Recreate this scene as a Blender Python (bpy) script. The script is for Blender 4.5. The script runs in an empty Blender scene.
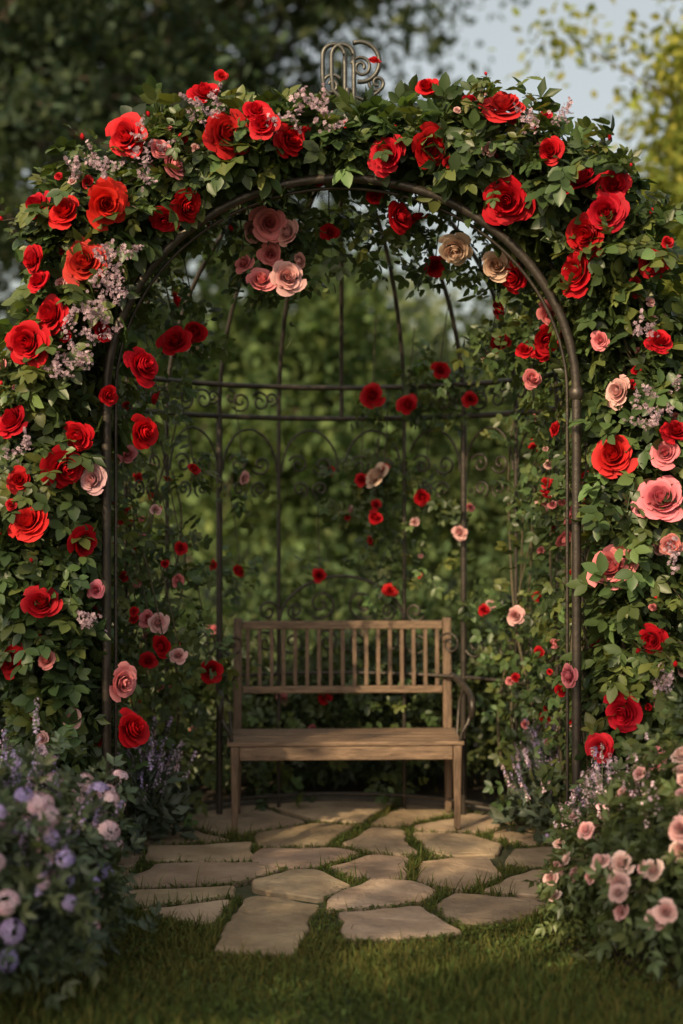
import bpy, math, numpy as np
from mathutils import Vector
rng = np.random.default_rng(11)
S = bpy.context.scene
S.view_settings.view_transform='Standard'
try: S.view_settings.look='None'
except Exception: pass
S.view_settings.exposure=0
CAMZ=1.73
pi=math.pi
# ------------------------------------------------------------------ helpers
def nrm(a): return a/np.maximum(np.linalg.norm(a,axis=-1,keepdims=True),1e-9)
def frames(d,up):
    y=nrm(d); z=up-(up*y).sum(-1,keepdims=True)*y; z=nrm(z); x=np.cross(y,z)
    return np.stack([x,y,z],axis=-1)
def frames_z(d):
    z=nrm(d); r=nrm(rng.normal(size=d.shape)); x=nrm(np.cross(r,z)); y=np.cross(z,x)
    return np.stack([x,y,z],axis=-1)
def snoise(P,scale,seed,k=6):
    r=np.random.default_rng(seed); o=np.zeros(len(P))
    for i in range(k):
        w=nrm(r.normal(size=3))*scale*(0.6+1.2*r.random()); o+=np.sin(P@w+r.random()*6.28)
    return o/math.sqrt(k/2.0)/1.4
class MB:
    def __init__(s): s.V=[];s.F=[];s.M=[];s.C=[];s.n=0
    def add(s,V,F,mat=0,col=(1,1,1)):
        V=np.asarray(V,float).reshape(-1,3);F=np.asarray(F,int).reshape(-1,4)
        C=np.asarray(col,float)
        if C.ndim==1: C=np.tile(C,(len(V),1))
        s.V.append(V);s.F.append(F+s.n);s.C.append(C);s.M.append(np.full(len(F),mat,int));s.n+=len(V)
    def inst(s,T,M,P,col,mat=0):
        tv,tf,tc=T; N=len(P)
        if N==0: return
        V=np.einsum('nij,vj->nvi',M,tv)+P[:,None]
        F=tf[None]+(np.arange(N)*len(tv))[:,None,None]
        C=np.asarray(col,float)
        if C.ndim==1: C=np.tile(C,(N,1))
        C=C[:,None,:]*tc[None]
        s.add(V.reshape(-1,3),F.reshape(-1,4),mat,C.reshape(-1,3))
    def tube(s,pts,rad,mat=0,col=(1,1,1),k=8,closed=False):
        P=np.asarray(pts,float); n=len(P)
        R=np.full(n,rad) if np.isscalar(rad) else np.interp(np.linspace(0,1,n),np.linspace(0,1,len(rad)),rad)
        if closed: T=nrm(np.roll(P,-1,0)-np.roll(P,1,0))
        else: T=nrm(np.gradient(P,axis=0))
        a=np.array([0,0,1.]) if abs(T[0][2])<.9 else np.array([1.,0,0])
        N=[]; v=nrm(a-a.dot(T[0])*T[0])
        for i in range(n):
            v=v-v.dot(T[i])*T[i]; v=v/max(np.linalg.norm(v),1e-9); N.append(v)
        N=np.array(N);B=np.cross(T,N)
        an=np.arange(k)*2*pi/k
        V=P[:,None]+R[:,None,None]*(np.cos(an)[None,:,None]*N[:,None]+np.sin(an)[None,:,None]*B[:,None])
        F=[]
        m=n if closed else n-1
        for i in range(m):
            j=(i+1)%n
            for q in range(k):
                F.append((i*k+q,i*k+(q+1)%k,j*k+(q+1)%k,j*k+q))
        s.add(V.reshape(-1,3),F,mat,col)
    def build(s,name,mats,parent=None,smooth=True):
        V=np.concatenate(s.V);F=np.concatenate(s.F);M=np.concatenate(s.M);C=np.concatenate(s.C)
        me=bpy.data.meshes.new(name)
        me.vertices.add(len(V));me.vertices.foreach_set('co',V.astype(np.float32).ravel())
        me.loops.add(len(F)*4);me.loops.foreach_set('vertex_index',F.astype(np.int32).ravel())
        me.polygons.add(len(F));me.polygons.foreach_set('loop_start',(np.arange(len(F))*4).astype(np.int32))
        me.polygons.foreach_set('material_index',M.astype(np.int32))
        me.polygons.foreach_set('use_smooth',np.full(len(F),smooth))
        me.update(calc_edges=True)
        at=me.attributes.new('col','FLOAT_COLOR','POINT')
        at.data.foreach_set('color',np.hstack([C,np.ones((len(C),1))]).astype(np.float32).ravel())
        for m in mats: me.materials.append(m)
        ob=bpy.data.objects.new(name,me);S.collection.objects.link(ob)
        if parent: ob.parent=parent
        return ob
def empty(name):
    e=bpy.data.objects.new(name,None);S.collection.objects.link(e);return e
# ------------------------------------------------------------------ materials
def newmat(name):
    m=bpy.data.materials.new(name);m.use_nodes=True;nt=m.node_tree;nt.nodes.clear()
    out=nt.nodes.new('ShaderNodeOutputMaterial');p=nt.nodes.new('ShaderNodeBsdfPrincipled')
    nt.links.new(p.outputs[0],out.inputs[0]);return m,nt,p,out
def leafmat(name,rough=.5,trans=.3,tc=(1.3,1.25,.5),spec=.4,cheap=False):
    m,nt,p,out=newmat(name);L=nt.links.new
    a=nt.nodes.new('ShaderNodeAttribute');a.attribute_name='col'
    if cheap:
        nt.nodes.remove(p);p=nt.nodes.new('ShaderNodeBsdfDiffuse');L(a.outputs['Color'],p.inputs['Color'])
    else:
        L(a.outputs['Color'],p.inputs['Base Color']);p.inputs['Roughness'].default_value=rough
        p.inputs['Specular IOR Level'].default_value=spec
    t=nt.nodes.new('ShaderNodeBsdfTranslucent');m2=nt.nodes.new('ShaderNodeVectorMath');m2.operation='MULTIPLY'
    m2.inputs[1].default_value=tc;L(a.outputs['Color'],m2.inputs[0]);L(m2.outputs[0],t.inputs['Color'])
    mx=nt.nodes.new('ShaderNodeMixShader');mx.inputs[0].default_value=trans
    L(p.outputs[0],mx.inputs[1]);L(t.outputs[0],mx.inputs[2]);L(mx.outputs[0],out.inputs[0]);return m
LEAF=leafmat('leaf',.40,.28);TLEAF=leafmat('tree_leaf',.6,.42,(1.2,1.25,.6),cheap=True);PETAL=leafmat('petal',.6,.3,(1.1,.8,.8),.2)
GRASS=leafmat('grass_blade',.6,.3,cheap=True)
def noisemat(name,c1,c2,scale,rough=.8,bump=.3,bscale=None,metal=0,usecol=False,stretch=None,detail=6):
    m,nt,p,out=newmat(name);L=nt.links.new
    tx=nt.nodes.new('ShaderNodeTexCoord');mp=nt.nodes.new('ShaderNodeMapping')
    L(tx.outputs['Object'],mp.inputs[0])
    if stretch: mp.inputs['Scale'].default_value=stretch
    n=nt.nodes.new('ShaderNodeTexNoise');n.inputs['Scale'].default_value=scale;n.inputs['Detail'].default_value=detail;n.inputs['Roughness'].default_value=.65
    L(mp.outputs[0],n.inputs['Vector'])
    r=nt.nodes.new('ShaderNodeValToRGB');r.color_ramp.elements[0].position=.3;r.color_ramp.elements[1].position=.7
    r.color_ramp.elements[0].color=(*c1,1);r.color_ramp.elements[1].color=(*c2,1);L(n.outputs['Fac'],r.inputs[0])
    src=r.outputs[0]
    if usecol:
        a=nt.nodes.new('ShaderNodeAttribute');a.attribute_name='col'
        mu=nt.nodes.new('ShaderNodeVectorMath');mu.operation='MULTIPLY';L(src,mu.inputs[0]);L(a.outputs['Color'],mu.inputs[1]);src=mu.outputs[0]
    L(src,p.inputs['Base Color']);p.inputs['Roughness'].default_value=rough;p.inputs['Metallic'].default_value=metal
    n2=nt.nodes.new('ShaderNodeTexNoise');n2.inputs['Scale'].default_value=bscale or scale*3;n2.inputs['Detail'].default_value=8
    L(mp.outputs[0],n2.inputs['Vector'])
    b=nt.nodes.new('ShaderNodeBump');b.inputs['Strength'].default_value=bump;b.inputs['Distance'].default_value=.02
    L(n2.outputs['Fac'],b.inputs['Height']);L(b.outputs[0],p.inputs['Normal']);return m
IRON=noisemat('iron',(.038,.032,.027),(.080,.063,.050),14,.42,.15,60,.5)
FIN=noisemat('finial_iron',(.06,.057,.053),(.12,.115,.10),14,.42,.1,60,.7)
BARK=noisemat('bark',(.06,.045,.033),(.14,.11,.08),5,.9,.8,12)
CANE=noisemat('cane',(.05,.05,.025),(.10,.07,.04),20,.8,.3)
STONE=noisemat('flagstone',(.24,.165,.105),(.50,.37,.25),4,.85,.8,14,0,True,None,10)
CURB=noisemat('curb_stone',(.07,.06,.05),(.14,.12,.095),8,.9,.5,30)
SOIL=noisemat('soil',(.025,.018,.012),(.06,.042,.028),9,.95,1,20)
MOSS=noisemat('joint_moss',(.04,.055,.02),(.085,.08,.04),12,.95,1,60)
GROUND=noisemat('lawn',(.03,.045,.016),(.06,.075,.026),3,.95,.8,40)
WOOD=noisemat('weathered_wood',(.085,.052,.033),(.31,.20,.125),7,.6,.5,20,0,False,(1,9,9),8)
WOODV=noisemat('weathered_wood_upright',(.08,.05,.032),(.26,.165,.105),7,.6,.5,20,0,False,(9,9,1),8)
# ------------------------------------------------------------------ templates
def leaf_t(w=.5,rows=(0,.22,.5,.8,1),ws=(.04,.75,1,.62,.03),fold=.12,droop=.18):
    V=[];F=[]
    for t,k in zip(rows,ws):
        z=-droop*t*t
        V+=[(-w/2*k,t,z+fold*k*.5),(0,t,z-fold*k*.2),(w/2*k,t,z+fold*k*.5)]
    for i in range(len(rows)-1):
        a=i*3;F+=[(a,a+1,a+4,a+3),(a+1,a+2,a+5,a+4)]
    V=np.array(V,float);return V,np.array(F),np.ones((len(V),3))
LT=leaf_t(.62)
LTS=leaf_t(.5,(0,.45,1),(.1,1,.05),.15,.15)
def combine(items):
    V=[];F=[];C=[];n=0
    for (v,f,c),M,p,col in items:
        V.append(v@np.asarray(M).T+p);F.append(f+n);C.append(c*np.asarray(col));n+=len(v)
    return np.concatenate(V),np.concatenate(F),np.concatenate(C)
def sprig_t(seed,nl=7,base=LT):
    r=np.random.default_rng(seed);items=[]
    v=np.array([(-.006,0,0),(.006,0,0),(.006,.9,-.12),(-.006,.9,-.12)]);items.append(((v,np.array([(0,1,2,3)]),np.ones((4,3))),np.eye(3),np.zeros(3),(.9,.8,.6)))
    pairs=(nl-1)//2
    for i in range(pairs):
        t=.3+.5*i/max(1,pairs-1) if pairs>1 else .5
        for sg in (-1,1):
            d=np.array([[sg*(.85+.1*r.normal()),.55+.1*r.normal(),-.15+.2*r.normal()]]);up=np.array([[.3*r.normal(),.3*r.normal(),1]])
            s=.42*(1+.12*r.normal());M=frames(d,up)[0]*s;k=1+.15*r.normal()
            items.append((base,M,np.array([0,t,-.12*t*t]),(k,k,k)))
    M=frames(np.array([[.1*r.normal(),1,-.3]]),np.array([[0,.2,1]]))[0]*.48
    items.append((base,M,np.array([0,.85,-.1]),(1,1,1)))
    return combine(items)
SPR=[sprig_t(1,5),sprig_t(2,5),sprig_t(3,5),sprig_t(4,7)]
SPRS=[sprig_t(5,7,LTS),sprig_t(6,5,LTS)]
def rose_t(seed,nu=6,nv=5,rings=None):
    r=np.random.default_rng(seed);V=[];F=[];C=[];n=0
    rings=rings or [(2,.10,.78,-.9,1.9),(3,.20,.78,-.6,1.4),(4,.32,.75,-.3,1.15),(5,.46,.70,-.05,.98),(5,.60,.64,.12,.88),(6,.75,.55,.24,.78),(6,.90,.42,.30,.70),(5,1.02,.25,.30,.66)]
    for (m,R,H,curl,wid) in rings:
        ph0=r.random()*6.28
        for i in range(m):
            ph=ph0+2*pi*i/m+.2*r.normal();RR=R*(1+.09*r.normal());HH=H+.07*r.normal();a1=r.random()*6;cu=curl+.15*r.normal()
            for v in np.linspace(0,1,nv):
                for u in np.linspace(-1,1,nu):
                    ve=v*(1-.17*u*u+.04*math.sin(3*u+a1))
                    rr=RR*ve**.5
                    tip=max(0,ve-.55)/.45
                    rr+=RR*cu*tip*tip*.42
                    z=HH*ve**1.3-max(cu,0)*tip*tip*.34*(1+.6*abs(u))
                    rr*=1+.10*u
                    an=ph+u*wid*(.3+.7*math.sin(min(1,ve*1.25)*pi/2))
                    z+=.04*math.sin(4*u+a1)*tip
                    V.append((rr*math.cos(an),rr*math.sin(an),z));c=.28+.76*ve+.1*max(0,tip);C.append((c,c*(.9+.1*ve),c*(.9+.1*ve)))  # petal bases darkened to paint gap shade, besides naturally paler edges
            for a in range(nv-1):
                for b in range(nu-1):
                    q=n+a*nu+b;F.append((q,q+1,q+nu+1,q+nu))
            n+=nu*nv
    return np.array(V),np.array(F),np.array(C)
ROSE=[rose_t(s) for s in (1,2,3,4,12,13)]
LOWR=[(3,.20,.72,-.5,1.4),(4,.42,.66,-.1,1.1),(5,.70,.50,.22,.9),(5,.98,.25,.3,.8)]
ROSEL=[rose_t(s,4,4,LOWR) for s in (5,6,7)]
BUD=[rose_t(9,4,5,[(3,.45,1.5,-.6,1.4),(4,.55,1.3,-.2,1.1)])]
def floret_t():
    V=[];F=[];C=[]
    for i in range(5):
        a=i*2*pi/5;n=len(V)
        for rr,da,z in ((.05,0,0),(.75,-.5,.15),(1,0,.05),(.75,.5,.15)):
            V.append((rr*math.cos(a+da),rr*math.sin(a+da),z));k=.8 if rr<.1 else 1;C.append((k,k,k))
        F.append((n,n+1,n+2,n+3))
    return np.array(V),np.array(F),np.array(C)
FLO=floret_t()
FL2=(np.array([(-1,-.3,0),(1,-.2,.1),(.6,.8,0),(-.7,.9,.1)],float),np.array([(0,1,2,3)]),np.ones((4,3)))
def head_t(seed,n=22):
    r=np.random.default_rng(seed);items=[]
    for i in range(n):
        d=r.normal(size=3);d[2]=abs(d[2])+.1;d/=np.linalg.norm(d);k=1+.12*r.normal()
        items.append((FLO,frames_z(d[None])[0]*.36,d*np.array([.8,.8,.55]),(k,k,k)))
    return combine(items)
HEAD=[head_t(1),head_t(2)]
def spike_t(seed,n=30):
    r=np.random.default_rng(seed);items=[]
    for a in (0,1):
        x,y=(.006,0) if a else (0,.006)
        v=np.array([(-x,-y,0),(x,y,0),(x,y,.95),(-x,-y,.95)])
        items.append(((v,np.array([(0,1,2,3)]),np.ones((4,3))),np.eye(3),np.zeros(3),(.35,.6,.28)))
    for i in range(n):
        t=r.random();h=.5+.5*t;a=r.random()*6.28;rad=.05*(1-.6*t)
        d=np.array([math.cos(a),math.sin(a),.7]);k=1+.3*r.normal()
        items.append((FL2,frames_z(d[None])[0]*.024,np.array([rad*math.cos(a),rad*math.sin(a),h]),(k,k,k)))
    for i in range(4):
        a=r.random()*6.28;d=np.array([[math.cos(a),math.sin(a),1.3]])
        items.append((LTS,frames(d,np.array([[0,0,1.]]))[0]*np.array([.08,.22,.1]),np.array([0,0,.05+.08*i]),(.4,.6,.35)))
    return combine(items)
SPK=[spike_t(1),spike_t(2),spike_t(3)]
TL=(np.array([(-.28,.35,.06),(0,0,0),(.28,.35,.06),(0,1,-.1),(-.22,.7,.03),(.22,.7,.03)],float),np.array([(1,2,5,3),(1,3,4,0)]),np.ones((6,3)))
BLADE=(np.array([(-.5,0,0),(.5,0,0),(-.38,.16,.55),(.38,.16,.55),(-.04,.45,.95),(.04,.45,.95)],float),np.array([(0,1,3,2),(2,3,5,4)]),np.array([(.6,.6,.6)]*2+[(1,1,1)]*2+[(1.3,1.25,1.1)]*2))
def leafcols(n,base,yel=(.14,.17,.035),amt=.25,sd=.28,P=None,seed=0):
    b=np.array(base)[None]*np.exp(rng.normal(size=(n,1))*sd)
    m=rng.random((n,1))**3*amt*2
    if P is not None: m=np.clip(m+.25*amt*snoise(P,3.,seed)[:,None],0,1)
    c=b*(1-m)+np.array(yel)*m
    return np.clip(c,.004,.5)
def place(mb,T,P,D,U,size,cols,mat=0):
    N=len(P);idx=rng.integers(0,len(T),N)
    M=frames(D,U)*size[:,None,None]
    for i,t in enumerate(T):
        k=idx==i;mb.inst(t,M[k],P[k],cols[k],mat)
def placez(mb,T,P,D,size,cols,mat=0):
    N=len(P);idx=rng.integers(0,len(T),N)
    M=frames_z(D)*size[:,None,None]
    for i,t in enumerate(T):
        k=idx==i;mb.inst(t,M[k],P[k],cols[k],mat)
# ------------------------------------------------------------------ world, sun, camera
SD=np.array([-.48,-.72,.50]);SD=SD/np.linalg.norm(SD)
elev=math.asin(SD[2]);az=math.atan2(SD[0],SD[1])
w=bpy.data.worlds.new('World');S.world=w;w.use_nodes=True;nt=w.node_tree
bg=nt.nodes['Background'];sk=nt.nodes.new('ShaderNodeTexSky');sk.sky_type='NISHITA';sk.sun_disc=False
sk.sun_elevation=elev;sk.sun_rotation=az%(2*pi);sk.dust_density=5;sk.air_density=1.0;sk.ozone_density=1
hz=nt.nodes.new('ShaderNodeVectorMath');hz.operation='ADD';hz.inputs[1].default_value=(3.5,3.25,2.35)
nt.links.new(sk.outputs[0],hz.inputs[0]);nt.links.new(hz.outputs[0],bg.inputs[0]);bg.inputs[1].default_value=.11
sl=bpy.data.lights.new('sun','SUN');sl.energy=5.0;sl.angle=math.radians(.5);sl.color=(1,.78,.48)
so=bpy.data.objects.new('sun',sl);S.collection.objects.link(so);so.rotation_euler=Vector(SD).to_track_quat('Z','Y').to_euler();so.location=(-8,-8,12)
cd=bpy.data.cameras.new('camera');cam=bpy.data.objects.new('camera',cd);S.collection.objects.link(cam);S.camera=cam
cam.location=(0,0,CAMZ);cam.rotation_euler=(pi/2,0,0);cd.sensor_fit='VERTICAL';cd.sensor_height=36;cd.lens=49.5;cd.clip_end=1500;cd.clip_start=.1
cd.dof.use_dof=True;cd.dof.focus_distance=6.4;cd.dof.aperture_fstop=.85
# ------------------------------------------------------------------ ground
g=MB();xs=np.concatenate([[-500,-150,-50],np.linspace(-20,20,21),[50,150,500]]);ys=np.concatenate([[-300,-80,-20],np.linspace(-6,34,21),[60,200,800]])
X,Y=np.meshgrid(xs,ys);nx=len(xs)
F=[(j*nx+i,j*nx+i+1,(j+1)*nx+i+1,(j+1)*nx+i) for j in range(len(ys)-1) for i in range(nx-1)]
g.add(np.stack([X.ravel(),Y.ravel(),np.zeros(X.size)],1),F);g.build('ground',[GROUND])
# ------------------------------------------------------------------ patio
CX,CY,R=0.0,6.95,1.2
def disc(mb,cx,cy,r,z,n=64,jit=0,mat=0,sc=(1,1),dome=0):
    rr=[0.001,.5,.85,1.0];V=[];F=[]
    a=np.arange(n)*2*pi/n;j=1+jit*(np.sin(3*a+cx)+np.sin(5*a+cy*2)+np.sin(9*a))/2
    for k,q in enumerate(rr):
        for i in range(n):V.append((cx+r*q*j[i]*sc[0]*math.cos(a[i]),cy+r*q*j[i]*sc[1]*math.sin(a[i]),z+dome*(1-q*q)))
    for k in range(3):
        for i in range(n):F.append((k*n+i,(k+1)*n+i,(k+1)*n+(i+1)%n,k*n+(i+1)%n))
    mb.add(V,F,mat)
patio=empty('flagstone_patio')
b=MB();disc(b,CX,CY,1.34,.006,jit=.02);b.build('moss_joint_bed',[MOSS],patio)
def clip(poly,px,py,nx_,ny_):
    out=[];n=len(poly)
    for i in range(n):
        a=poly[i];c=poly[(i+1)%n];da=(a[0]-px)*nx_+(a[1]-py)*ny_;dc=(c[0]-px)*nx_+(c[1]-py)*ny_
        if da<=0: out.append(a)
        if da*dc<0:
            t=da/(da-dc);out.append((a[0]+(c[0]-a[0])*t,a[1]+(c[1]-a[1])*t))
    return out
r2=np.random.default_rng(23);seeds=[(-.14,.10),(.16,-.16)]
for k in range(8):
    a=k*2*pi/8+.35+.24*r2.normal();q=.60+.10*r2.normal();seeds.append((q*math.cos(a)*1.08,q*math.sin(a)))
for k in range(16):
    a=k*2*pi/16+.1+.15*r2.normal();q=1.09+.09*r2.normal();seeds.append((q*math.cos(a),q*math.sin(a)))
stones=[]
import bmesh
bm=bmesh.new();cl=bm.verts.layers.float_color.new('col')
for i,(sx,sy) in enumerate(seeds):
    rc=1.34+.08*r2.normal();poly=[(rc*math.cos(t),rc*math.sin(t)) for t in np.arange(40)*2*pi/40]
    for j,(tx,ty) in enumerate(seeds):
        if i==j: continue
        dx,dy=tx-sx,ty-sy;d=math.hypot(dx,dy);gp=.008+.030*r2.random()**1.6;tw=.36*math.sin(i*3.1+j*3.1+i*j*1.7)
        nx_,ny_=dx/d*math.cos(tw)-dy/d*math.sin(tw),dx/d*math.sin(tw)+dy/d*math.cos(tw)
        poly=clip(poly,(sx+tx)/2-nx_*gp,(sy+ty)/2-ny_*gp,nx_,ny_)
        if len(poly)<3: break
    if len(poly)<3: continue
    P=np.array(poly);L=[]
    for a in range(len(P)):
        c=P[(a+1)%len(P)];m=max(1,int(np.linalg.norm(c-P[a])/.03))
        for t in range(m):L.append(P[a]+(c-P[a])*t/m)
    L=np.array(L)
    if len(L)<8: continue
    for _ in range(1): L=(L*2+np.roll(L,1,0)+np.roll(L,-1,0))/4
    cen=L.mean(0);dirs=nrm(L-cen)
    L3=np.hstack([L,np.zeros((len(L),1))]);L=L-dirs*(snoise(L3,9,i)*.016+snoise(L3,34,i+50)*.008+.004)[:,None]
    stones.append(L+np.array([CX,CY]))
    h=.024+.010*r2.random();k=.74+.34*r2.random();hue=np.array([1,1+.02*r2.normal(),1+.05*r2.normal()])*k
    tilt=.012*r2.normal(size=2);rings=[]
    for (ins,z) in ((0,-.02),(0,h-.008),(.008,h),(.05,h+.001)):
        ring=[]
        for q,dv in zip(L,dirs):
            p=q-dv*ins
            v=bm.verts.new((p[0]+CX,p[1]+CY,z+(.0015*r2.normal() if ins>.02 else 0)+(np.dot(q-cen,tilt) if z>0 else 0)));v[cl]=(*(hue*(.75 if ins==0 else 1)),1);ring.append(v)
        rings.append(ring)
    n=len(L)
    for a in range(3):
        for c in range(n):bm.faces.new((rings[a][c],rings[a][(c+1)%n],rings[a+1][(c+1)%n],rings[a+1][c]))
    bm.faces.new(rings[-1])
me=bpy.data.meshes.new('flagstones');bm.to_mesh(me);bm.free();me.materials.append(STONE)
ob=bpy.data.objects.new('flagstones',me);S.collection.objects.link(ob);ob.parent=patio
c=MB();th=np.radians(np.linspace(-112,112,90))
V=[]
for t in th:
    for rr,z in ((1.30,0.0),(1.30,.05),(1.315,.06),(1.385,.06),(1.40,.05),(1.40,0)):
        V.append((CX+rr*math.sin(t),CY+rr*math.cos(t),z))
F=[(i*6+k,i*6+k+1,(i+1)*6+k+1,(i+1)*6+k) for i in range(len(th)-1) for k in range(5)]
c.add(V,F);c.build('curb_edging',[CURB],patio,False)
def in_stone(P):
    ins=np.zeros(len(P),bool)
    for L in stones:
        a=L;bb=np.roll(L,-1,0);cr=np.zeros(len(P),int)
        for (x1,y1),(x2,y2) in zip(a,bb):
            c=((y1>P[:,1])!=(y2>P[:,1]))&(P[:,0]<(x2-x1)*(P[:,1]-y1)/(y2-y1+1e-12)+x1);cr+=c
        ins|=(cr%2==1)
    return ins
bd=MB()
for (x,y,r_,sx,sy) in ((-1.6,5.55,.85,1,1),(1.55,5.8,.75,1,.95),(-2.0,7.2,1.0,.7,1.4),(2.05,7.3,1.0,.7,1.4),(0,9.5,1.6,1.7,.75)):
    disc(bd,x,y,r_,.003+.0015*len(bd.V),jit=.06,sc=(sx,sy),dome=.03)
bd.build('flower_bed_soil',[SOIL])
# ------------------------------------------------------------------ grass
def blades(mb,P,h,wd,base,mat=0):
    n=len(P);a=rng.random(n)*6.28;H=h*np.exp(rng.normal(size=n)*.35)*(1+.35*snoise(P,5,91))
    M=frames(np.stack([np.cos(a),np.sin(a),.15*rng.normal(size=n)],1),np.tile([0,0,1.],(n,1))+.3*rng.normal(size=(n,3)))
    sc=np.stack([np.full(n,wd)*rng.uniform(.6,1.4,n),H*(.4+.8*rng.random(n)),H],1)
    M=M*sc[:,None,:]
    mb.inst(BLADE,M,P,leafcols(n,base,(.17,.145,.05),.6,.32,P,3),mat)
gr=MB()
def pts(n,x0,x1,y0,y1):return np.stack([rng.uniform(x0,x1,n),rng.uniform(y0,y1,n),np.zeros(n)],1)
P=pts(80000,-2.0,2.0,4.45,6.3);rad=np.hypot(P[:,0]-CX,P[:,1]-CY);nn=snoise(P,7,21)
P=P[(rad>1.24+.07*nn)&(nn>-1.1)]
P=P[~in_stone(P)]
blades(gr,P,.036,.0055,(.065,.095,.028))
P=pts(7000,-1.8,1.8,4.45,6.0);rad=np.hypot(P[:,0]-CX,P[:,1]-CY);P=P[(rad>1.3)&(snoise(P,3,17)>.0)];P=P[~in_stone(P)];n=len(P)
place(gr,[LTS],P+np.array([0,0,.02]),rng.normal(size=(n,3))*np.array([1,1,.3])+np.array([0,0,.3]),np.tile([0,0,1.],(n,1)),rng.uniform(.016,.034,n),leafcols(n,(.085,.12,.04)))
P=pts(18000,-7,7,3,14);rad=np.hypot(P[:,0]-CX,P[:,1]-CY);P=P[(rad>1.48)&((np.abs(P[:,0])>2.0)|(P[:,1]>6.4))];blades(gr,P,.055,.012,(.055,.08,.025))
gr.build('grass',[GRASS])
jt=MB();P=pts(40000,-1.4,1.4,5.55,8.3);rad=np.hypot(P[:,0]-CX,P[:,1]-CY);P=P[(rad<1.38)];P=P[~in_stone(P)];P=P[snoise(P,8,33)>-.8];P[:,2]=.006
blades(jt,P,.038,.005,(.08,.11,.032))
P=P[:16000];n=len(P);D=rng.normal(size=(n,3));D[:,2]=.25
place(jt,[LTS],P+np.array([0,0,.022]),D,np.tile([0,0,1.],(n,1)),rng.uniform(.010,.024,n),leafcols(n,(.085,.115,.035)))
jt.build('creeping_thyme',[GRASS])
# ------------------------------------------------------------------ gazebo ironwork
gz=empty('iron_rose_gazebo')
AY=6.41;AX=1.07;ZS=2.27;ZT=3.25
def arch_pts(ax,zs,zt,y,n=48):
    L=[(-ax,y,z) for z in np.linspace(0,zs,10)[:-1]]
    L+=[(-ax*math.cos(t),y,zs+(zt-zs)*math.sin(t)) for t in np.linspace(0,pi,n)]
    L+=[(ax,y,z) for z in np.linspace(zs,0,10)[1:]];return np.array(L)
m=MB();m.tube(arch_pts(AX,ZS,ZT,AY),.0215,k=12)
m.tube(arch_pts(AX-.034,ZS,ZT-.034,AY+.05)[0:],.008,k=8)
for sx in (-1,1):
    for z in (ZS,.02):
        m.tube([(sx*AX,AY,z-.03),(sx*AX,AY,z-.012),(sx*AX,AY,z+.012),(sx*AX,AY,z+.03)],[.0225,.034,.034,.0225],k=12)
    m.tube([(sx*AX,AY,0),(sx*AX,AY,.015)],[.06,.05],k=12)
m.build('front_arch',[IRON],gz)
def cyl(t,z,r=R): return (CX+r*math.sin(t),CY+r*math.cos(t),z)
TM=math.radians(116)
m=MB();POST=[math.radians(a) for a in (-105,-87.5,-70,-52.5,-35,-17.5,17.5,35,52.5,70,87.5,105)]
for t in POST:
    big=abs(abs(math.degrees(t))-35)<1
    m.tube([cyl(t,0),cyl(t,1.2),cyl(t,ZS)],.018 if big else .011,k=8)
m.build('posts',[IRON],gz)
m=MB()
for z,r_,rad in ((ZS,R,.015),(2.445,1.165,.015),(.8,R,.010),(.10,R,.011)):
    m.tube([cyl(t,z,r_) for t in np.linspace(-TM,TM,80)],rad,k=8)
m.build('ring_rails',[IRON],gz)
m=MB();ZA=3.50
for a in (-105,-87.5,-70,-52.5,-35,-17.5,0,17.5,35,52.5,70,87.5,105):
    t=math.radians(a);m.tube([cyl(t,ZS+(ZA-ZS)*math.sin(e),R*math.cos(e)) for e in np.linspace(0,pi/2*.97,26)],.0125,k=8)
m.tube([cyl(t,ZA-.02,.09) for t in np.linspace(0,2*pi,24)[:-1]],.012,closed=True)
m.build('dome_ribs',[IRON],gz)
def spiral(c,r0,r1,a0,a1,n=26):
    t=np.linspace(0,1,n);rr=r0+(r1-r0)*t;a=a0+(a1-a0)*t
    return np.stack([c[0]+rr*np.cos(a),c[1]+rr*np.sin(a)],1)
m=MB()
def scr(p2,t0,r_=R,rad=.0065):
    m.tube([cyl(t0+p[0]/r_,p[1],r_) for p in p2],rad,k=6)
zb=(ZS+2.445)/2
for a in (-78,-61,-43.5,-26,-8.7,8.7,26,43.5,61,78):
    t=math.radians(a)
    if abs(a)>20:
        for sg in (-1,1):
            scr(spiral((sg*.06,zb),.012,.06,0,sg*8.8),t,1.185)
            scr(spiral((sg*.125,zb+.02),.006,.04,1,-sg*8),t,1.185)
    hw=.165
    scr([(-hw*math.cos(q),1.96+.24*math.sin(q)) for q in np.linspace(0,pi,20)],t)
    for sg in (-1,1):
        scr(spiral((sg*.07,2.0),.008,.06,0,-sg*9),t);scr(spiral((sg*.06,1.86),.006,.05,pi/2,pi/2+sg*9),t)
        scr(spiral((sg*.1,.98),.006,.07,0,sg*9),t)
cr=[(-.36*math.cos(q),1.12+.24*math.sin(q)**1.2) for q in np.linspace(0.0,pi,30)];scr(cr,0,R-.01,.009)
for sg in (-1,1):
    scr(spiral((sg*.12,1.2),.01,.09,pi/2,pi/2+sg*10),0,R-.01,.007);scr(spiral((sg*.27,1.16),.008,.05,pi/2,pi/2-sg*10),0,R-.01,.007)
    scr([(sg*.36,1.12),(sg*.36,.8)],0,R-.01,.008);scr(spiral((sg*.43,1.16),.008,.06,pi,pi+sg*9),0,R-.01,.007)
m.build('scrollwork',[IRON],gz)
m=MB();fx,fz,fy=.03,3.76,CY
def fp(p2): return [(fx+p[0]*1.05,fy,fz+p[1]*1.1) for p in p2]
m.tube([(fx,fy,3.42),(fx,fy,3.82)],.016)
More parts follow.
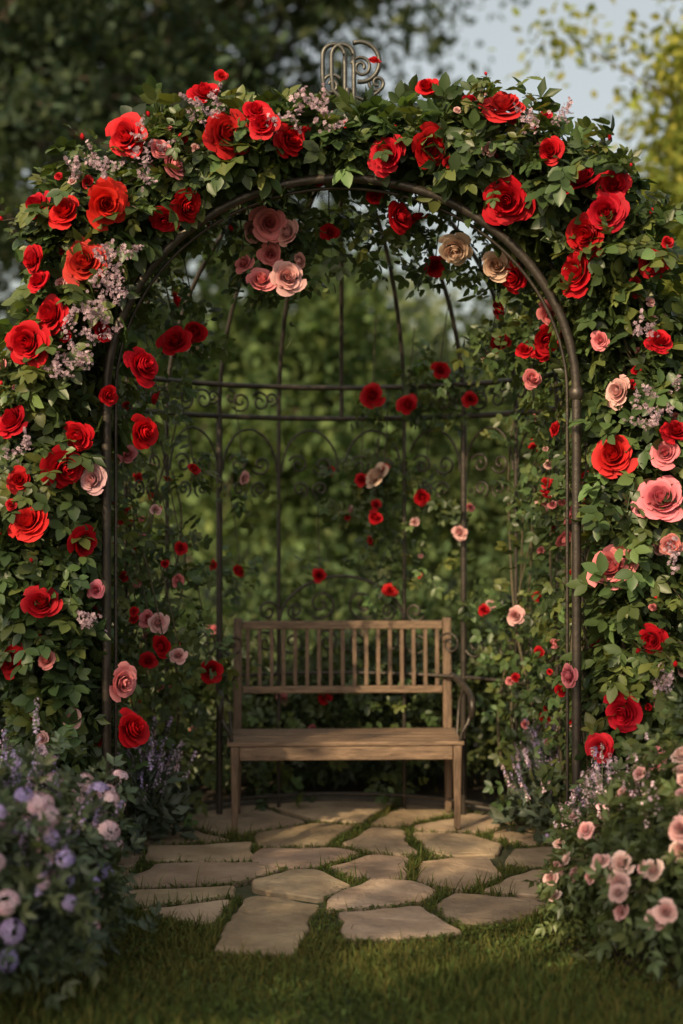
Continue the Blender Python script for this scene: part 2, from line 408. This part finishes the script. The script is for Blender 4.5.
for dx in (-.012,.03):
    m.tube(fp([(dx,-.1)]+[(dx,z) for z in np.linspace(-.03,.20,6)]+list(map(tuple,spiral((dx-.055,.20),.055,.05,0,pi,14)))+[(dx-.105,.12),(dx-.10,.05),(dx-.07,.02)]),.012)
m.tube(fp([(.03,.26)]+list(map(tuple,spiral((.06,.17),.095,.085,pi*.62,-pi*.55,24)))),.012)
m.tube(fp(spiral((.065,.15),.05,.012,pi*.9,-pi*2.2,28)),.009)
m.tube(fp(spiral((-.075,.07),.05,.012,pi*.2,pi*2.9,28)),.009)
m.tube(fp(spiral((.14,.08),.04,.01,pi,pi*3.6,24)),.009)
m.tube(fp([(.03,.02),(.08,.0),(.13,.03),(.15,.045)]),.009)
m.build('scroll_finial',[FIN],gz)
# ------------------------------------------------------------------ bench
bench=empty('garden_bench')
def box(name,x0,x1,y0,y1,z0,z1,mat,bev=.006,taper=None,shear=0):
    V=[];
    for z,(k) in ((z0,taper or 1),(z1,1)):
        cx,cy=(x0+x1)/2,(y0+y1)/2
        for x,y in ((x0,y0),(x1,y0),(x1,y1),(x0,y1)):V.append((cx+(x-cx)*k,cy+(y-cy)*k+(shear*(z-z0)),z))
    me=bpy.data.meshes.new(name);me.from_pydata(V,[],[(3,2,1,0),(4,5,6,7),(0,1,5,4),(1,2,6,5),(2,3,7,6),(3,0,4,7)])
    me.materials.append(mat);o=bpy.data.objects.new(name,me);S.collection.objects.link(o);o.parent=bench
    if bev:
        bv=o.modifiers.new('b','BEVEL');bv.width=bev;bv.segments=2
    return o
W=.62;SH=.505;yf,yb=-.24,.25
k=0
for y in np.linspace(yf+.005,yb-.09,5):
    k+=1;box('seat_slat_%d'%k,-W-.012+.004*rng.normal(),W+.012+.004*rng.normal(),y,y+.078,SH-.024,SH+.001*rng.normal(),WOOD,.005)
box('seat_rail_front',-W+.05,W-.05,yf+.012,yf+.04,SH-.10,SH-.026,WOOD)
box('seat_rail_back',-W+.05,W-.05,yb-.04,yb-.012,SH-.10,SH-.026,WOOD)
for sx in (-1,1):
    x=sx*(W-.025)
    box('leg_front_%d'%(1+(sx>0)),x-.023,x+.023,yf+.002,yf+.048,0.03,SH-.026,WOODV,.006,.68)
    box('side_rail_%d'%(1+(sx>0)),x-.014,x+.014,yf+.055,yb-.045,SH-.095,SH-.028,WOOD)
    xb=sx*(W-.022)
    box('leg_back_%d'%(1+(sx>0)),xb-.024,xb+.024,yb-.042+.0,yb+.006,0.03,SH-.03,WOODV,.006,.75)
    box('back_post_%d'%(1+(sx>0)),xb-.024,xb+.024,yb-.0,yb+.046,SH-.06,1.125,WOODV,.007,None,.06)
box('back_top_rail',-W+.049,W-.049,yb+.03,yb+.062,1.063,1.109,WOOD,.006)
box('back_lower_rail',-W+.049,W-.049,yb+.012,yb+.044,.70,.74,WOOD,.006)
n=17
for i in range(n):
    x=-W+.08+(2*W-.16)*i/(n-1);box('back_slat_%d'%(i+1),x-.011,x+.011,yb+.018,yb+.034,.7405,1.0625,WOODV,.003,None,.06)
m=MB()
for sx in (-1,1):
    x=sx*(W+.0)
    L=[(x,yb+.015,.80),(x+sx*.02,yb-.08,.79),(x+sx*.045,.02,.765),(x+sx*.055,-.12,.745),(x+sx*.05,-.22,.735)]
    a=[(x+sx*.05,-.22-.05*math.sin(q),.685+.05*math.cos(q)) for q in np.linspace(0,pi*1.6,16)]
    m.tube(np.array(L+a[1:]),[.017,.018,.019,.016,.012,.010],k=10)
    m.tube([(x+sx*.045,-.17,.73),(x+sx*.055,-.20,.66),(x+sx*.03,-.235,.60),(x+sx*.0,-.225,.55),(x-sx*.01,-.22,SH-.01)],.011,k=8)
    m.tube([(x+sx*.04,.02,.76),(x+sx*.02,.06,.68),(x+sx*.01,.03,.60),(x,.0,.50)],.009,k=8)
m.build('iron_armrests',[IRON],bench)
bench.location=(.018,7.74,0);bench.rotation_euler=(0,0,math.radians(2.2))
def notbench(P): return ~((np.abs(P[:,0]-.02)<.84)&(P[:,1]>7.2)&(P[:,1]<8.14)&(P[:,2]<1.18))
# ------------------------------------------------------------------ climbing rose on the front arch
K=6.35/1407.
def el(u,v,kk=K): return ((u-342)*kk,1.73+(512-v)*kk)
path=[(60,800,22),(58,740,34),(54,680,44),(48,600,48),(46,520,50),(46,440,50),(54,360,50),(68,290,52),(98,225,52),(142,178,46),(198,148,38),(268,138,30),(340,138,22),(415,136,30),(490,140,40),(550,167,46),(600,217,50),(634,282,52),(652,360,52),(660,440,52),(658,520,54),(655,600,52),(650,680,46),(642,745,36),(634,800,24)]
pp=np.array([(*el(a,b_),c*K) for a,b_,c in path])
seg=np.r_[0,np.cumsum(np.hypot(*np.diff(pp[:,:2],axis=0).T))]
def pth(s): return np.interp(s,seg,pp[:,0]),np.interp(s,seg,pp[:,1]),np.interp(s,seg,pp[:,2])
PY=AY+.06
def tubepts(n,lo=.45,hi=1.05):
    s=rng.random(n)*seg[-1];x,z,r_=pth(s);x2,z2,_=pth(s+.02);x1,z1,_=pth(s-.02)
    T=nrm(np.stack([x2-x1,0*x1,z2-z1],1));N1=np.stack([T[:,2],0*s,-T[:,0]],1);ph=rng.random(n)*2*pi
    out=np.cos(ph)[:,None]*N1+np.sin(ph)[:,None]*np.array([0,1.,0])
    q=np.stack([x,np.full(n,PY),z],1)
    k=snoise(q+out*.25,9,44);k2=snoise(q+out*.2,22,45)
    rho=r_*(lo+(hi-lo)*rng.random(n)**.6)*(1+.34*k+.18*k2)
    return q+out*rho[:,None],out,k,k2
def archr(P):
    return np.where(P[:,2]<ZS,np.abs(P[:,0])/AX,np.hypot(P[:,0]/AX,(P[:,2]-ZS)/(ZT-ZS)))
def clear_arch(P): 
    a=archr(P);return ~((a<1.105)&(P[:,1]<AY+.10))&~((a<1.0)&(P[:,1]<AY+.25)&(P[:,2]<2.7))&~((np.abs(P[:,0]-.03)<.30)&(P[:,2]>3.56))
rose_list=[]
for t in """205 91 30 R;228 133 44 C;257 110 30 R;263 124 28 R;292 140 38 R;126 136 36 C;107 204 42 C;64 211 40 R;36 205 32 R;165 221 30 R;189 206 38 R;85 262 42 C;32 260 36 R;38 280 28 R;50 315 42 R;27 343 38 R;11 420 38 R;78 437 36 R;66 468 42 R;28 521 40 C;86 542 40 R;41 602 40 R;12 660 32 R;145 365 38 R;146 432 34 R;135 728 38 R;387 155 40 R;432 147 36 R;427 86 24 R;503 104 42 C;507 201 48 R;550 151 24 R;580 178 40 R;606 212 38 R;586 234 42 R;575 272 44 R;613 185 30 R;653 265 32 R;613 455 44 C;623 713 40 C;600 748 30 C;661 497 46 P;611 565 50 P;568 676 28 P;617 392 28 L;665 453 30 P;600 340 22 P;92 480 30 L;125 682 32 P;72 718 24 L;175 165 30 P;160 148 22 P;46 660 22 P;672 545 24 P;652 640 28 R;676 430 30 R;660 340 30 R;20 480 26 R;110 395 22 R;96 590 20 P;104 330 22 R;375 60 14 R;222 76 14 C;545 115 14 R;655 760 24 P;470 98 16 R""".split(';'):
    a,b_,c_,d_=t.split();rose_list.append((float(a),float(b_),float(c_),d_))
RC={'R':(.52,.008,.017),'C':(.62,.022,.024),'P':(.78,.27,.29),'L':(.76,.45,.44),'E':(.66,.48,.36)}
rp=[];rd=[];rr=[];rc=[]
KR=6.13/1407.
for (u,v,dm,cc) in rose_list:
    x,z=el(u,v,KR)
    dd=np.hypot(pp[:,0]-x*1.03,pp[:,1]-z);j=dd.argmin()
    rel=np.array([x-pp[j,0],0,z-pp[j,1]])/max(pp[j,2],.1)
    off=min(1.,np.linalg.norm(rel));y=PY-.07-.24*math.sqrt(max(0,1-off*off*.8))
    sc_=y/6.13;x,z=el(u,v,KR*sc_)
    rp.append((x,y,z));rd.append((rel[0]*.6+.34*rng.normal()-.1,-1,rel[2]*.45+.18+.30*rng.normal()));rr.append(dm/2*KR*.92*(1+.07*rng.normal()));rc.append(np.array(RC[cc])*np.exp((.12 if cc in 'RC' else .03)*rng.normal(size=3)*np.array([.6,1.5,1.5])))
rp=np.array(rp);rd=np.array(rd);rr=np.array(rr);rc=np.array(rc)
def avoid(P,margin=.80):
    keep=np.ones(len(P),bool)
    for p,q in zip(rp,rr):
        d=np.hypot(P[:,0]-p[0],P[:,2]-p[2]);keep&=~((d<q*margin)&(P[:,1]<p[1]+.06)&(P[:,1]>p[1]-.5))
    return keep
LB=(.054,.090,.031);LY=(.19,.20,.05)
cr_=empty('climbing_rose')
fo=MB()
P,out,k1,k2=tubepts(4700);keep=avoid(P)&clear_arch(P)
dens=(k1+k2*.6)>-.9;keep&=dens;P=P[keep];out=out[keep]
n=len(P);D=out*.8+.55*rng.normal(size=(n,3))+np.array([0,-.15,-.25]);U=out+np.array([0,-.3,.7])+.45*rng.normal(size=(n,3))
place(fo,SPR,P-nrm(D)*.06,D,U,rng.uniform(.10,.20,n),leafcols(n,LB,LY,.32,.40,P,8))
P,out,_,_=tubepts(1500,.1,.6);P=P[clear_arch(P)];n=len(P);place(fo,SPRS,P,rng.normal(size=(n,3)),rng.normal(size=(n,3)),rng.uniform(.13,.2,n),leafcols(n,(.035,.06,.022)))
ca=MB()
Q,out,_,_=tubepts(210,.8,1.0)
shoot_tips=[]
for q,o in zip(Q,out):
    if not clear_arch(q[None])[0]: continue
    L=rng.uniform(.12,.38)*(.5 if abs(q[0])<.6 else 1);d=nrm(o+.4*rng.normal(size=3)+np.array([0,0,.45]));t=np.linspace(0,1,8)[:,None]
    C_=q-o*.1+d*L*t+np.array([0,0,-.28*L])*t*t
    if not avoid(C_[-1:])[0] or not clear_arch(C_[-1:])[0]: continue
    ca.tube(C_,[.004,.0018],k=5,col=(1,1,1))
    nn_=int(L/.035);ti=np.linspace(.3,1,nn_);PP=np.stack([np.interp(ti,t[:,0],C_[:,i]) for i in range(3)],1)
    Dd=d[None]*.6+.8*rng.normal(size=(nn_,3));place(fo,SPR,PP,Dd,np.tile([0,-.2,1.],(nn_,1))+.3*rng.normal(size=(nn_,3)),rng.uniform(.06,.12,nn_),leafcols(nn_,(.065,.1,.03),(.20,.19,.05),.4))
    shoot_tips.append(C_[-1])
for j in range(9):
    s=np.linspace(0,seg[-1],90);x,z,r_=pth(s);ph=j*.9+s*2.2;ca.tube(np.stack([x+.45*r_*np.cos(ph),PY+.03+.4*r_*np.sin(ph),z+.2*r_*np.sin(ph*1.3)],1),[.012,.006,.012],k=6)
fo.build('foliage',[LEAF],cr_);ca.build('canes',[CANE],cr_)
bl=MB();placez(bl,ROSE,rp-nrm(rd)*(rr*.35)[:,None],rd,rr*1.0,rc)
P,out,_,_=tubepts(260,.95,1.12);k=avoid(P,1.1)&(P[:,1]<PY+.15)&clear_arch(P);P=P[k];out=out[k];n=len(P)
cidx=rng.random(n);cols=np.where((cidx<.55)[:,None],np.array(RC['R']),np.where((cidx<.78)[:,None],np.array(RC['P']),np.array(RC['L'])))
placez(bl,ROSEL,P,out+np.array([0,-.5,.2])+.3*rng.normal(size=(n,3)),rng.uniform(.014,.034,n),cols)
T_=np.array(shoot_tips)[::2];n=len(T_);placez(bl,BUD,T_,.4*rng.normal(size=(n,3))+np.array([0,0,1]),rng.uniform(.012,.02,n),np.tile(RC['R'],(n,1)))
bl.build('rose_blooms',[PETAL],cr_)
li=MB()
for (u,v,sg) in ((112,285,26),(94,328,26),(84,350,18),(60,375,12),(150,165,20),(320,116,18),(288,114,12),(213,112,16),(128,262,14),(655,415,22),(100,165,14),(668,560,10),(560,125,8),(75,180,8),(20,450,8),(95,620,10),(640,330,10),(525,130,8),(660,690,12)):
    x,z=el(u,v,KR)
    for _ in range(max(2,int(sg/2.6))):
        a=np.array([x,6.10,z])+rng.normal(size=3)*np.array([sg*KR*.55,.04,sg*KR*.55]);dd=nrm(rng.normal(size=3)+np.array([0,-.6,.8]));t=rng.random(24)
        P=a+dd*(t*.10)[:,None]+rng.normal(size=(24,3))*(.016*(1.1-t))[:,None]
        placez(li,[FLO],P,rng.normal(size=(24,3))+np.array([0,-1.,.5]),rng.uniform(.006,.011,24),np.array([.46,.33,.38])*np.exp(.25*rng.normal(size=(24,1))))
li.build('lilac_blossom_sprays',[PETAL],cr_)
# ------------------------------------------------------------------ climbing rose over dome and side walls
deep="""178 344 32 R 6.8;198 333 24 R 6.9;176 302 18 R 6.8;397 220 34 R 6.6;435 268 24 R 7.0;515 278 32 R 6.7;495 312 22 R 7.0;545 340 30 R 6.8;538 355 20 R 6.9;549 315 28 P 6.7;524 352 18 R 6.9;270 226 36 P 6.7;290 236 28 L 6.7;262 284 30 P 6.75;288 280 32 L 6.75;272 256 24 P 6.8;252 234 22 L 6.8;246 266 20 P 6.8;302 262 16 L 6.8;455 250 32 E 6.7;495 268 32 E 6.7;378 477 26 E 7.95;373 397 26 R 7.9;408 406 22 R 7.9;440 371 18 R 7.9;499 345 22 R 7.4;423 497 18 R 8.0;330 235 18 R 6.9;198 356 22 E 7.2;488 358 20 E 7.3;375 518 16 R 7.9;362 480 14 R 8;212 669 26 R 7.3;241 570 14 R 7.9;150 618 18 P 7;160 622 20 L 7;544 502 18 L 7.2;565 515 24 P 6.9;562 538 20 P 6.9;555 430 16 R 7;515 615 18 L 7.5;460 532 16 L 7.9;390 590 14 C 8.1;320 575 14 R 8.1;165 645 22 R 6.9;150 660 18 R 7;180 655 16 L 7;195 470 14 R 7.1;245 478 14 L 7.7;182 548 14 R 7.1;130 455 18 P 6.9;418 222 20 R 6.7;375 200 18 R 6.6;265 190 16 L 6.6;160 400 18 R 6.8;180 580 14 P 7.2;470 400 16 R 7.8;455 180 16 R 6.6;530 380 20 P 6.9;385 470 12 R 7.95""".split(';')
DP=[];DS=[];DC=[]
for t_ in deep:
    u,v,dm,cc,d=t_.split();u,v,dm,d=map(float,(u,v,dm,d));x,z=el(u,v,d/1407.);DP.append((x,d,z));DS.append(dm/2*d/1407.);DC.append(RC[cc])
DP=np.array(DP);DS=np.array(DS);DC=np.array(DC)
def avoidD(P):
    keep=np.ones(len(P),bool)
    for p,q in zip(DP,DS):
        d=np.hypot(P[:,0]-p[0],P[:,2]-p[2]);keep&=~((d<q*1.0+.05)&(P[:,1]<p[1]+.05))
    return keep
cw=empty('climbing_rose');fo=MB();bl=MB();ca=MB()
def wallpts(n,f,z0,z1,seed):
    t=np.radians(rng.uniform(-116,116,n));z=rng.uniform(z0,z1,n);P=np.stack([t*R,z,0*z],1)
    nz=snoise(P,6,seed)+.6*snoise(P,15,seed+1)
    keep=nz+f(np.degrees(t),z)>0;t=t[keep];z=z[keep];n=len(t)
    o=np.stack([np.sin(t),np.cos(t),0*t],1);rr_=R+.05+.09*rng.normal(size=n)
    return np.stack([CX+rr_*np.sin(t),CY+rr_*np.cos(t),z],1),o
def f(a,z):
    A=np.abs(a);v=np.where(A>62,.55,np.where(A>44,-.1,-1.2))
    v=v+np.where((a>8)&(a<40)&(z>1.2)&(z<2.1),1.1,0)+np.where((a<-28)&(a>-50)&(z<1.6),.2,0)
    v=v+np.where(z<.95,1.0,0)+np.where((A>95),.2,0)-np.where((z>2.05)&(A<80),.7,0);return v
P,o=wallpts(5000,f,.05,2.35,60);k=notbench(P)&clear_arch(P)&avoidD(P);P=P[k];o=o[k]
n=len(P);D=-o*.5+.7*rng.normal(size=(n,3))+np.array([0,-.3,-.1]);U=-o+np.array([0,-.3,.7])+.5*rng.normal(size=(n,3))
place(fo,SPR,P,D,U,rng.uniform(.07,.14,n),leafcols(n,LB,LY,.38,.38,P,9))
P,o=wallpts(290,f,.5,2.3,60);P=P+(-o)*.10;k=notbench(P)&clear_arch(P);P=P[k];o=o[k];n=len(P);k=rng.random(n)
cols=np.where((k<.5)[:,None],np.array(RC['R']),np.where((k<.75)[:,None],np.array(RC['L']),np.array(RC['P'])))
placez(bl,ROSEL,P,np.array([0,-1,.2])+.5*rng.normal(size=(n,3)),np.where(k<.5,rng.uniform(.014,.034,n),rng.uniform(.014,.03,n)),cols)
n=9000;t=rng.uniform(-pi,pi,n);e=np.arcsin(rng.random(n))
A=np.abs(np.degrees(t));P0=np.stack([np.sin(t)*np.cos(e),np.cos(t)*np.cos(e),np.sin(e)],1);ed=np.degrees(e)
nz=snoise(P0,5,71)+.5*snoise(P0,13,72)
dens=np.where(A>100,.6,np.where(A>66,.15,-1.7))+np.where((ed>62)&(A>60),.7,0)+np.where((t>0)&(A>62)&(A<100),.35,0)
rr_=1.02+.05*rng.normal(size=n);P=np.stack([CX+R*rr_*P0[:,0],CY+R*rr_*P0[:,1],ZS+(ZA-ZS)*rr_*P0[:,2]],1)
keep=(nz+dens>0)&(P[:,1]>AY+.05)&clear_arch(P)&(P[:,2]<ZA+.02)&avoidD(P);P=P[keep];o=P0[keep];P=P[::2];o=o[::2];n=len(P)
place(fo,SPR,P,-o*.2+.8*rng.normal(size=(n,3))+np.array([0,-.1,-.4]),np.array([0,0,1.])+.5*rng.normal(size=(n,3)),rng.uniform(.07,.14,n),leafcols(n,LB,LY,.35))
n=330;P=np.stack([rng.uniform(-.62,.66,n),rng.uniform(6.62,7.1,n),3.24-.34*rng.random(n)**1.6],1);P=P[(snoise(P,8,5)>-.3)&(np.hypot(P[:,0]/1.0,(P[:,2]-ZS)/1.08)<1)&avoidD(P)];n=len(P)
place(fo,SPR,P,.8*rng.normal(size=(n,3))+np.array([0,-.1,-.8]),np.array([0,-.3,1.])+.5*rng.normal(size=(n,3)),rng.uniform(.07,.14,n),leafcols(n,LB,LY,.35))
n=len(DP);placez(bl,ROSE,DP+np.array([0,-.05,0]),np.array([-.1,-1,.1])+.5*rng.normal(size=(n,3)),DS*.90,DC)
for p,s_ in zip(DP,DS):
    m_=13;PP=p+rng.normal(size=(m_,3))*np.array([.07,.03,.07])+np.array([0,.08,0]);D=rng.normal(size=(m_,3))+np.array([0,.5,-.1]);D[:,1]=np.abs(D[:,1])*.6;place(fo,SPR,PP,D,rng.normal(size=(m_,3))*.5+np.array([0,-.5,.7]),rng.uniform(.08,.13,m_),leafcols(m_,LB,LY,.35))
    up=np.array([p[0]*1.12,CY+(p[1]-CY)*1.1,min(p[2]+.45,3.4)]);t=np.linspace(0,1,8)[:,None];C_=p*(1-t)+up*t+np.array([0,.05,0])*np.sin(t*pi);ca.tube(C_,.0035,k=5)
for j in range(26):
    t0=math.radians(rng.choice([-1,1])*rng.uniform(48,112));zz=np.linspace(0,rng.uniform(1.6,2.4),30);ph=rng.random()*6
    ca.tube([cyl(t0+.09*math.sin(z*3+ph),z,R+.04*math.sin(z*5+ph)) for z in zz],[.011,.005],k=6)
fo.build('foliage',[LEAF],cw);bl.build('rose_blooms',[PETAL],cw);ca.build('canes',[CANE],cw)
# ------------------------------------------------------------------ bushes
def bushpts(c,rad,n,seed,lo=.6,amp=.2):
    d=nrm(rng.normal(size=(n,3)));d[:,2]=np.abs(d[:,2])*1.0-.25*rng.random(n);c=np.array(c);rad=np.array(rad)
    k=snoise(d,4,seed)+.5*snoise(d,10,seed+1)
    q=(lo+(1.02-lo)*rng.random(n)**.6)*(1+amp*k);P=c+d*rad*q[:,None]
    keep=P[:,2]>.01;return P[keep],d[keep],k[keep]
def bush(name,c,rad,n,seed,base,size,flowers=(),mat=LEAF,T=None,yel=(.17,.18,.05),parent=None,amp=.2,lo=.55,stems=True):
    mb=MB();P,d,k=bushpts(c,rad,n,seed,lo,amp);n=len(P)
    place(mb,T or SPRS,P,d*.8+.6*rng.normal(size=(n,3))+np.array([0,0,.2]),d+np.array([0,-.1,.6])+.5*rng.normal(size=(n,3)),rng.uniform(size*.7,size*1.25,n),leafcols(n,base,yel,.25,.34,P,seed))
    for (TT,cnt,s0,s1,col,lift) in flowers:
        if lift is None:
            P,d,k=bushpts(c,rad,cnt,seed,.98,amp);s=d[:,2]>.0;P=P[s];d=d[s];n=len(P)
            cols=np.array(col)[rng.integers(0,len(col),n)]*np.exp(.12*rng.normal(size=(n,1)))
            placez(mb,TT,P+d*.055,d+np.array([0,-.5,.5])+.3*rng.normal(size=(n,3)),rng.uniform(s0,s1,n),cols,1)
            for p,dd in zip(P,d): mb.tube([p-dd*.12,p-dd*.03+np.array([0,0,.01]),p+dd*.05],.003,2,k=4)
        else:
            P,d,k=bushpts(c,np.array(rad)*lift,cnt,seed,.5,amp);s=d[:,2]>.15;P=P[s];d=d[s];n=len(P);cols=np.array(col)[rng.integers(0,len(col),n)]*np.exp(.2*rng.normal(size=(n,1)))
            placez(mb,TT,P,d*.5+np.array([0,0,1.])+.14*rng.normal(size=(n,3)),rng.uniform(s0,s1,n),cols,1)
    if stems:
        for _ in range(14):
            a=rng.random()*6.28;e_=np.array([c[0]+rad[0]*.6*math.cos(a),c[1]+rad[1]*.6*math.sin(a),c[2]+rad[2]*.4]);b0=np.array([c[0]+.08*math.cos(a),c[1]+.08*math.sin(a),0]);t=np.linspace(0,1,6)[:,None]
            mb.tube(b0*(1-t)+e_*t+np.array([0,0,.08])*np.sin(t*pi),[.008,.004],2,k=5)
    return mb.build(name,[mat,PETAL,CANE],parent)
LAV=[(.44,.34,.54),(.37,.29,.50),(.52,.40,.52)];PHX=[(.62,.50,.82),(.54,.45,.84),(.86,.64,.73),(.84,.62,.70)];PKS=[(.84,.56,.53),(.86,.64,.58),(.80,.46,.46)];MAU=[(.82,.60,.66),(.76,.56,.65)]
DG=(.060,.086,.052)
bush('phlox_bush',(-1.46,5.05,.24),(.60,.48,.52),2000,81,DG,.12,((HEAD,170,.030,.050,PHX,None),(SPK,120,.20,.30,LAV,.9)))
bush('phlox_bush',(-1.28,5.42,.22),(.42,.34,.48),1200,82,DG,.10,((HEAD,60,.028,.045,MAU,None),(SPK,110,.22,.32,LAV,.9)))
bush('shrub_rose',(1.54,5.40,.24),(.56,.46,.60),1900,83,(.065,.095,.038),.115,((ROSEL,120,.026,.048,PKS,None),(SPK,60,.2,.3,MAU,.9)))
bush('shrub_rose',(1.17,5.75,.16),(.34,.30,.42),900,84,(.075,.105,.04),.09,((ROSEL,26,.020,.036,PKS,None),(SPK,120,.2,.3,MAU,.88)))
SAG=(.08,.105,.075)
for i,(x,y,rx,h,n_) in enumerate(((-1.6,5.75,.42,.78,270),(-1.98,6.2,.5,1.0,240),(-1.20,5.98,.20,.46,100),(1.75,6.15,.45,.9,220),(1.15,6.05,.20,.55,90),(-1.12,7.35,.26,.82,170),(-1.5,7.3,.4,.95,120),(1.13,7.45,.26,.74,150),(1.65,7.3,.45,.95,140),(1.4,6.6,.3,.5,60),(-1.4,6.7,.3,.5,60))):
    bush('lavender_bush',(x,y,.08),(rx,rx*.9,h*.62),int(600*(rx/.4)**2)+200,90+i,SAG,.10,((SPK,n_,.20,.34,LAV+MAU[:1],.85),),T=[LTS],stems=False,yel=(.15,.16,.10))
for i,(x,y,rx,h) in enumerate(((-.75,8.85,.6,.95),(.1,8.95,.65,.9),(.9,8.85,.6,.95),(-1.7,8.5,.6,1.25),(1.8,8.5,.65,1.3),(-2.5,7.4,.6,1.3),(2.5,7.5,.6,1.3))):
    bush('rose_shrub_border',(x,y,h*.3),(rx,rx*.8,h*.72),1400,110+i,(.045,.07,.03),.15,((ROSEL,9,.025,.045,[RC['R'],RC['P']],None),),lo=.4)
# ------------------------------------------------------------------ trees
def tree(name,base,trunk_h,tr,crown_c,crown_r,nb,nleaf,ls,col,yel=(.2,.17,.04),sig=.5,amt=.3,seed=1,lean=0):
    r=np.random.default_rng(seed);mb=MB();base=np.array(base,float);cc=np.array(crown_c,float);cr2=np.array(crown_r,float)
    top=np.array([cc[0],cc[1],cc[2]+cr2[2]*.3]);t=np.linspace(0,1,14)[:,None]
    trunk=base*(1-t)+top*t+np.array([lean,0,0])*np.sin(t*pi)+.12*tr*8*np.sin(t*7+seed)*np.array([.3,.2,0]);trunk[:,2]=np.linspace(0,top[2],14)
    mb.tube(trunk,[tr*1.35,tr,tr*.8,tr*.5,tr*.2],1,k=10)
    cl=[]
    for i in range(nb):
        d=r.normal(size=3);d/=np.linalg.norm(d);e_=cc+d*cr2*(.5+.5*r.random()**.5)
        st=trunk[min(13,max(4,int(14*(.35+.55*r.random()))))];q=np.linspace(0,1,8)[:,None]
        br=st*(1-q)+e_*q+np.array([0,0,.12*np.linalg.norm(e_-st)])*np.sin(q*pi)+.1*r.normal(size=(8,3))*q
        mb.tube(br,[tr*.32,tr*.08],1,k=6);cl.append(br[-1]);cl.append(br[5])
        for s_ in range(3):
            e2=e_+r.normal(size=3)*sig*1.5;mb.tube(np.linspace(br[4+s_],e2,4),[tr*.09,tr*.03],1,k=4);cl.append(e2)
    cl=np.array(cl);idx=rng.integers(0,len(cl),nleaf);sg=sig*(.5+.8*r.random(len(cl)))
    P=cl[idx]+rng.normal(size=(nleaf,3))*sg[idx][:,None]*np.array([1,1,.62]);P=P[P[:,2]>.4];n=len(P)
    cc2=leafcols(n,col,yel,amt,.3,P*.4,seed)
    place(mb,[TL],P,rng.normal(size=(n,3))+np.array([0,0,-.5]),rng.normal(size=(n,3))*.7+np.array([0,0,.8]),rng.uniform(ls*.7,ls*1.3,n),cc2,0)
    return mb.build(name,[TLEAF,BARK])
tree('oak_tree',(-6.4,17,0),5,.36,(-5.7,17,7.3),(3.9,3.0,4.0),50,34000,.15,(.062,.090,.062),(.15,.18,.09),.5,.35,3,.4)
tree('oak_tree',(-5.0,22,0),5,.32,(-2.5,22,9.8),(4.1,3,2.9),40,24000,.19,(.074,.102,.070),(.17,.19,.09),.55,.35,4)  # background oak and maple leaf colours raised to stand in for sunlit haze
tree('birch_tree',(4.7,13.2,0),3,.16,(3.9,13.2,4.0),(1.15,1.4,2.9),52,34000,.11,(.16,.20,.045),(.38,.36,.08),.25,.6,5)
tree('maple_tree',(7.0,24,0),4,.25,(5.9,24,3.7),(3.2,2.5,3.3),40,18000,.22,(.10,.14,.055),(.24,.26,.08),.5,.4,6)
tree('maple_tree',(-8.5,27,0),4,.3,(-8,27,5),(4.2,3,4.8),36,15000,.28,(.09,.12,.065),(.2,.21,.09),.7,.3,8)
tree('maple_tree',(-2.4,19,0),3,.12,(-1.1,18.6,2.9),(2.4,1.4,1.9),34,14000,.16,(.10,.15,.062),(.22,.27,.09),.4,.45,12)
tree('maple_tree',(1.9,20,0),3,.12,(2.0,20,2.2),(1.7,1.4,1.5),26,9000,.16,(.10,.145,.06),(.21,.25,.09),.38,.4,14)
tree('unseen_shade_tree',(-7.6,-4.4,0),5,.26,(-5.9,-2.9,6.1),(2.4,2.0,1.0),30,4600,.16,(.03,.05,.022),(.1,.1,.03),.24,.25,9)  # out-of-view tree behind camera, added to throw dappled shade
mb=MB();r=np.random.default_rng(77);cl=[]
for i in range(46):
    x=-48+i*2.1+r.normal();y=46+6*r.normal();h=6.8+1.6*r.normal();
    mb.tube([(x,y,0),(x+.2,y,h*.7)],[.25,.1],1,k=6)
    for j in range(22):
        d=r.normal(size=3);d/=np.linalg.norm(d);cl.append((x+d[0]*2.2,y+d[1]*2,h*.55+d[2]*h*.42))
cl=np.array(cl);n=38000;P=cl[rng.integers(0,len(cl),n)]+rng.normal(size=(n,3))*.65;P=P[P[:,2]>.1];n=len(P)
place(mb,[TL],P,rng.normal(size=(n,3)),rng.normal(size=(n,3))+np.array([0,0,.5]),rng.uniform(.45,.85,n),leafcols(n,(.23,.27,.19),(.38,.39,.23),.35,.3,P*.1,5),0)  # pale leaf colour carries the haze over the far trees
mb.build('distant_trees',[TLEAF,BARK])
mb=MB();cl=[];r=np.random.default_rng(78)
for i in range(30):
    x=-9+i*.62+.2*r.normal();y=12.2+.8*r.normal()+.03*x*x;h=1.25+.35*r.normal()
    mb.tube([(x,y,0),(x,y,h*.7)],[.04,.02],1,k=5)
    for j in range(14):cl.append((x+.4*r.normal(),y+.35*r.normal(),h*(.1+.85*r.random())))
cl=np.array(cl);n=22000;P=cl[rng.integers(0,len(cl),n)]+rng.normal(size=(n,3))*.17;P=P[P[:,2]>.02];n=len(P)
place(mb,[TL],P,rng.normal(size=(n,3)),rng.normal(size=(n,3))*.6+np.array([0,-.3,.8]),rng.uniform(.08,.14,n),leafcols(n,(.065,.10,.045),(.18,.20,.08),.3,.3,P,6),0)  # hedge leaf colour lightened in place of background mist
mb.build('hedge',[TLEAF,BARK])
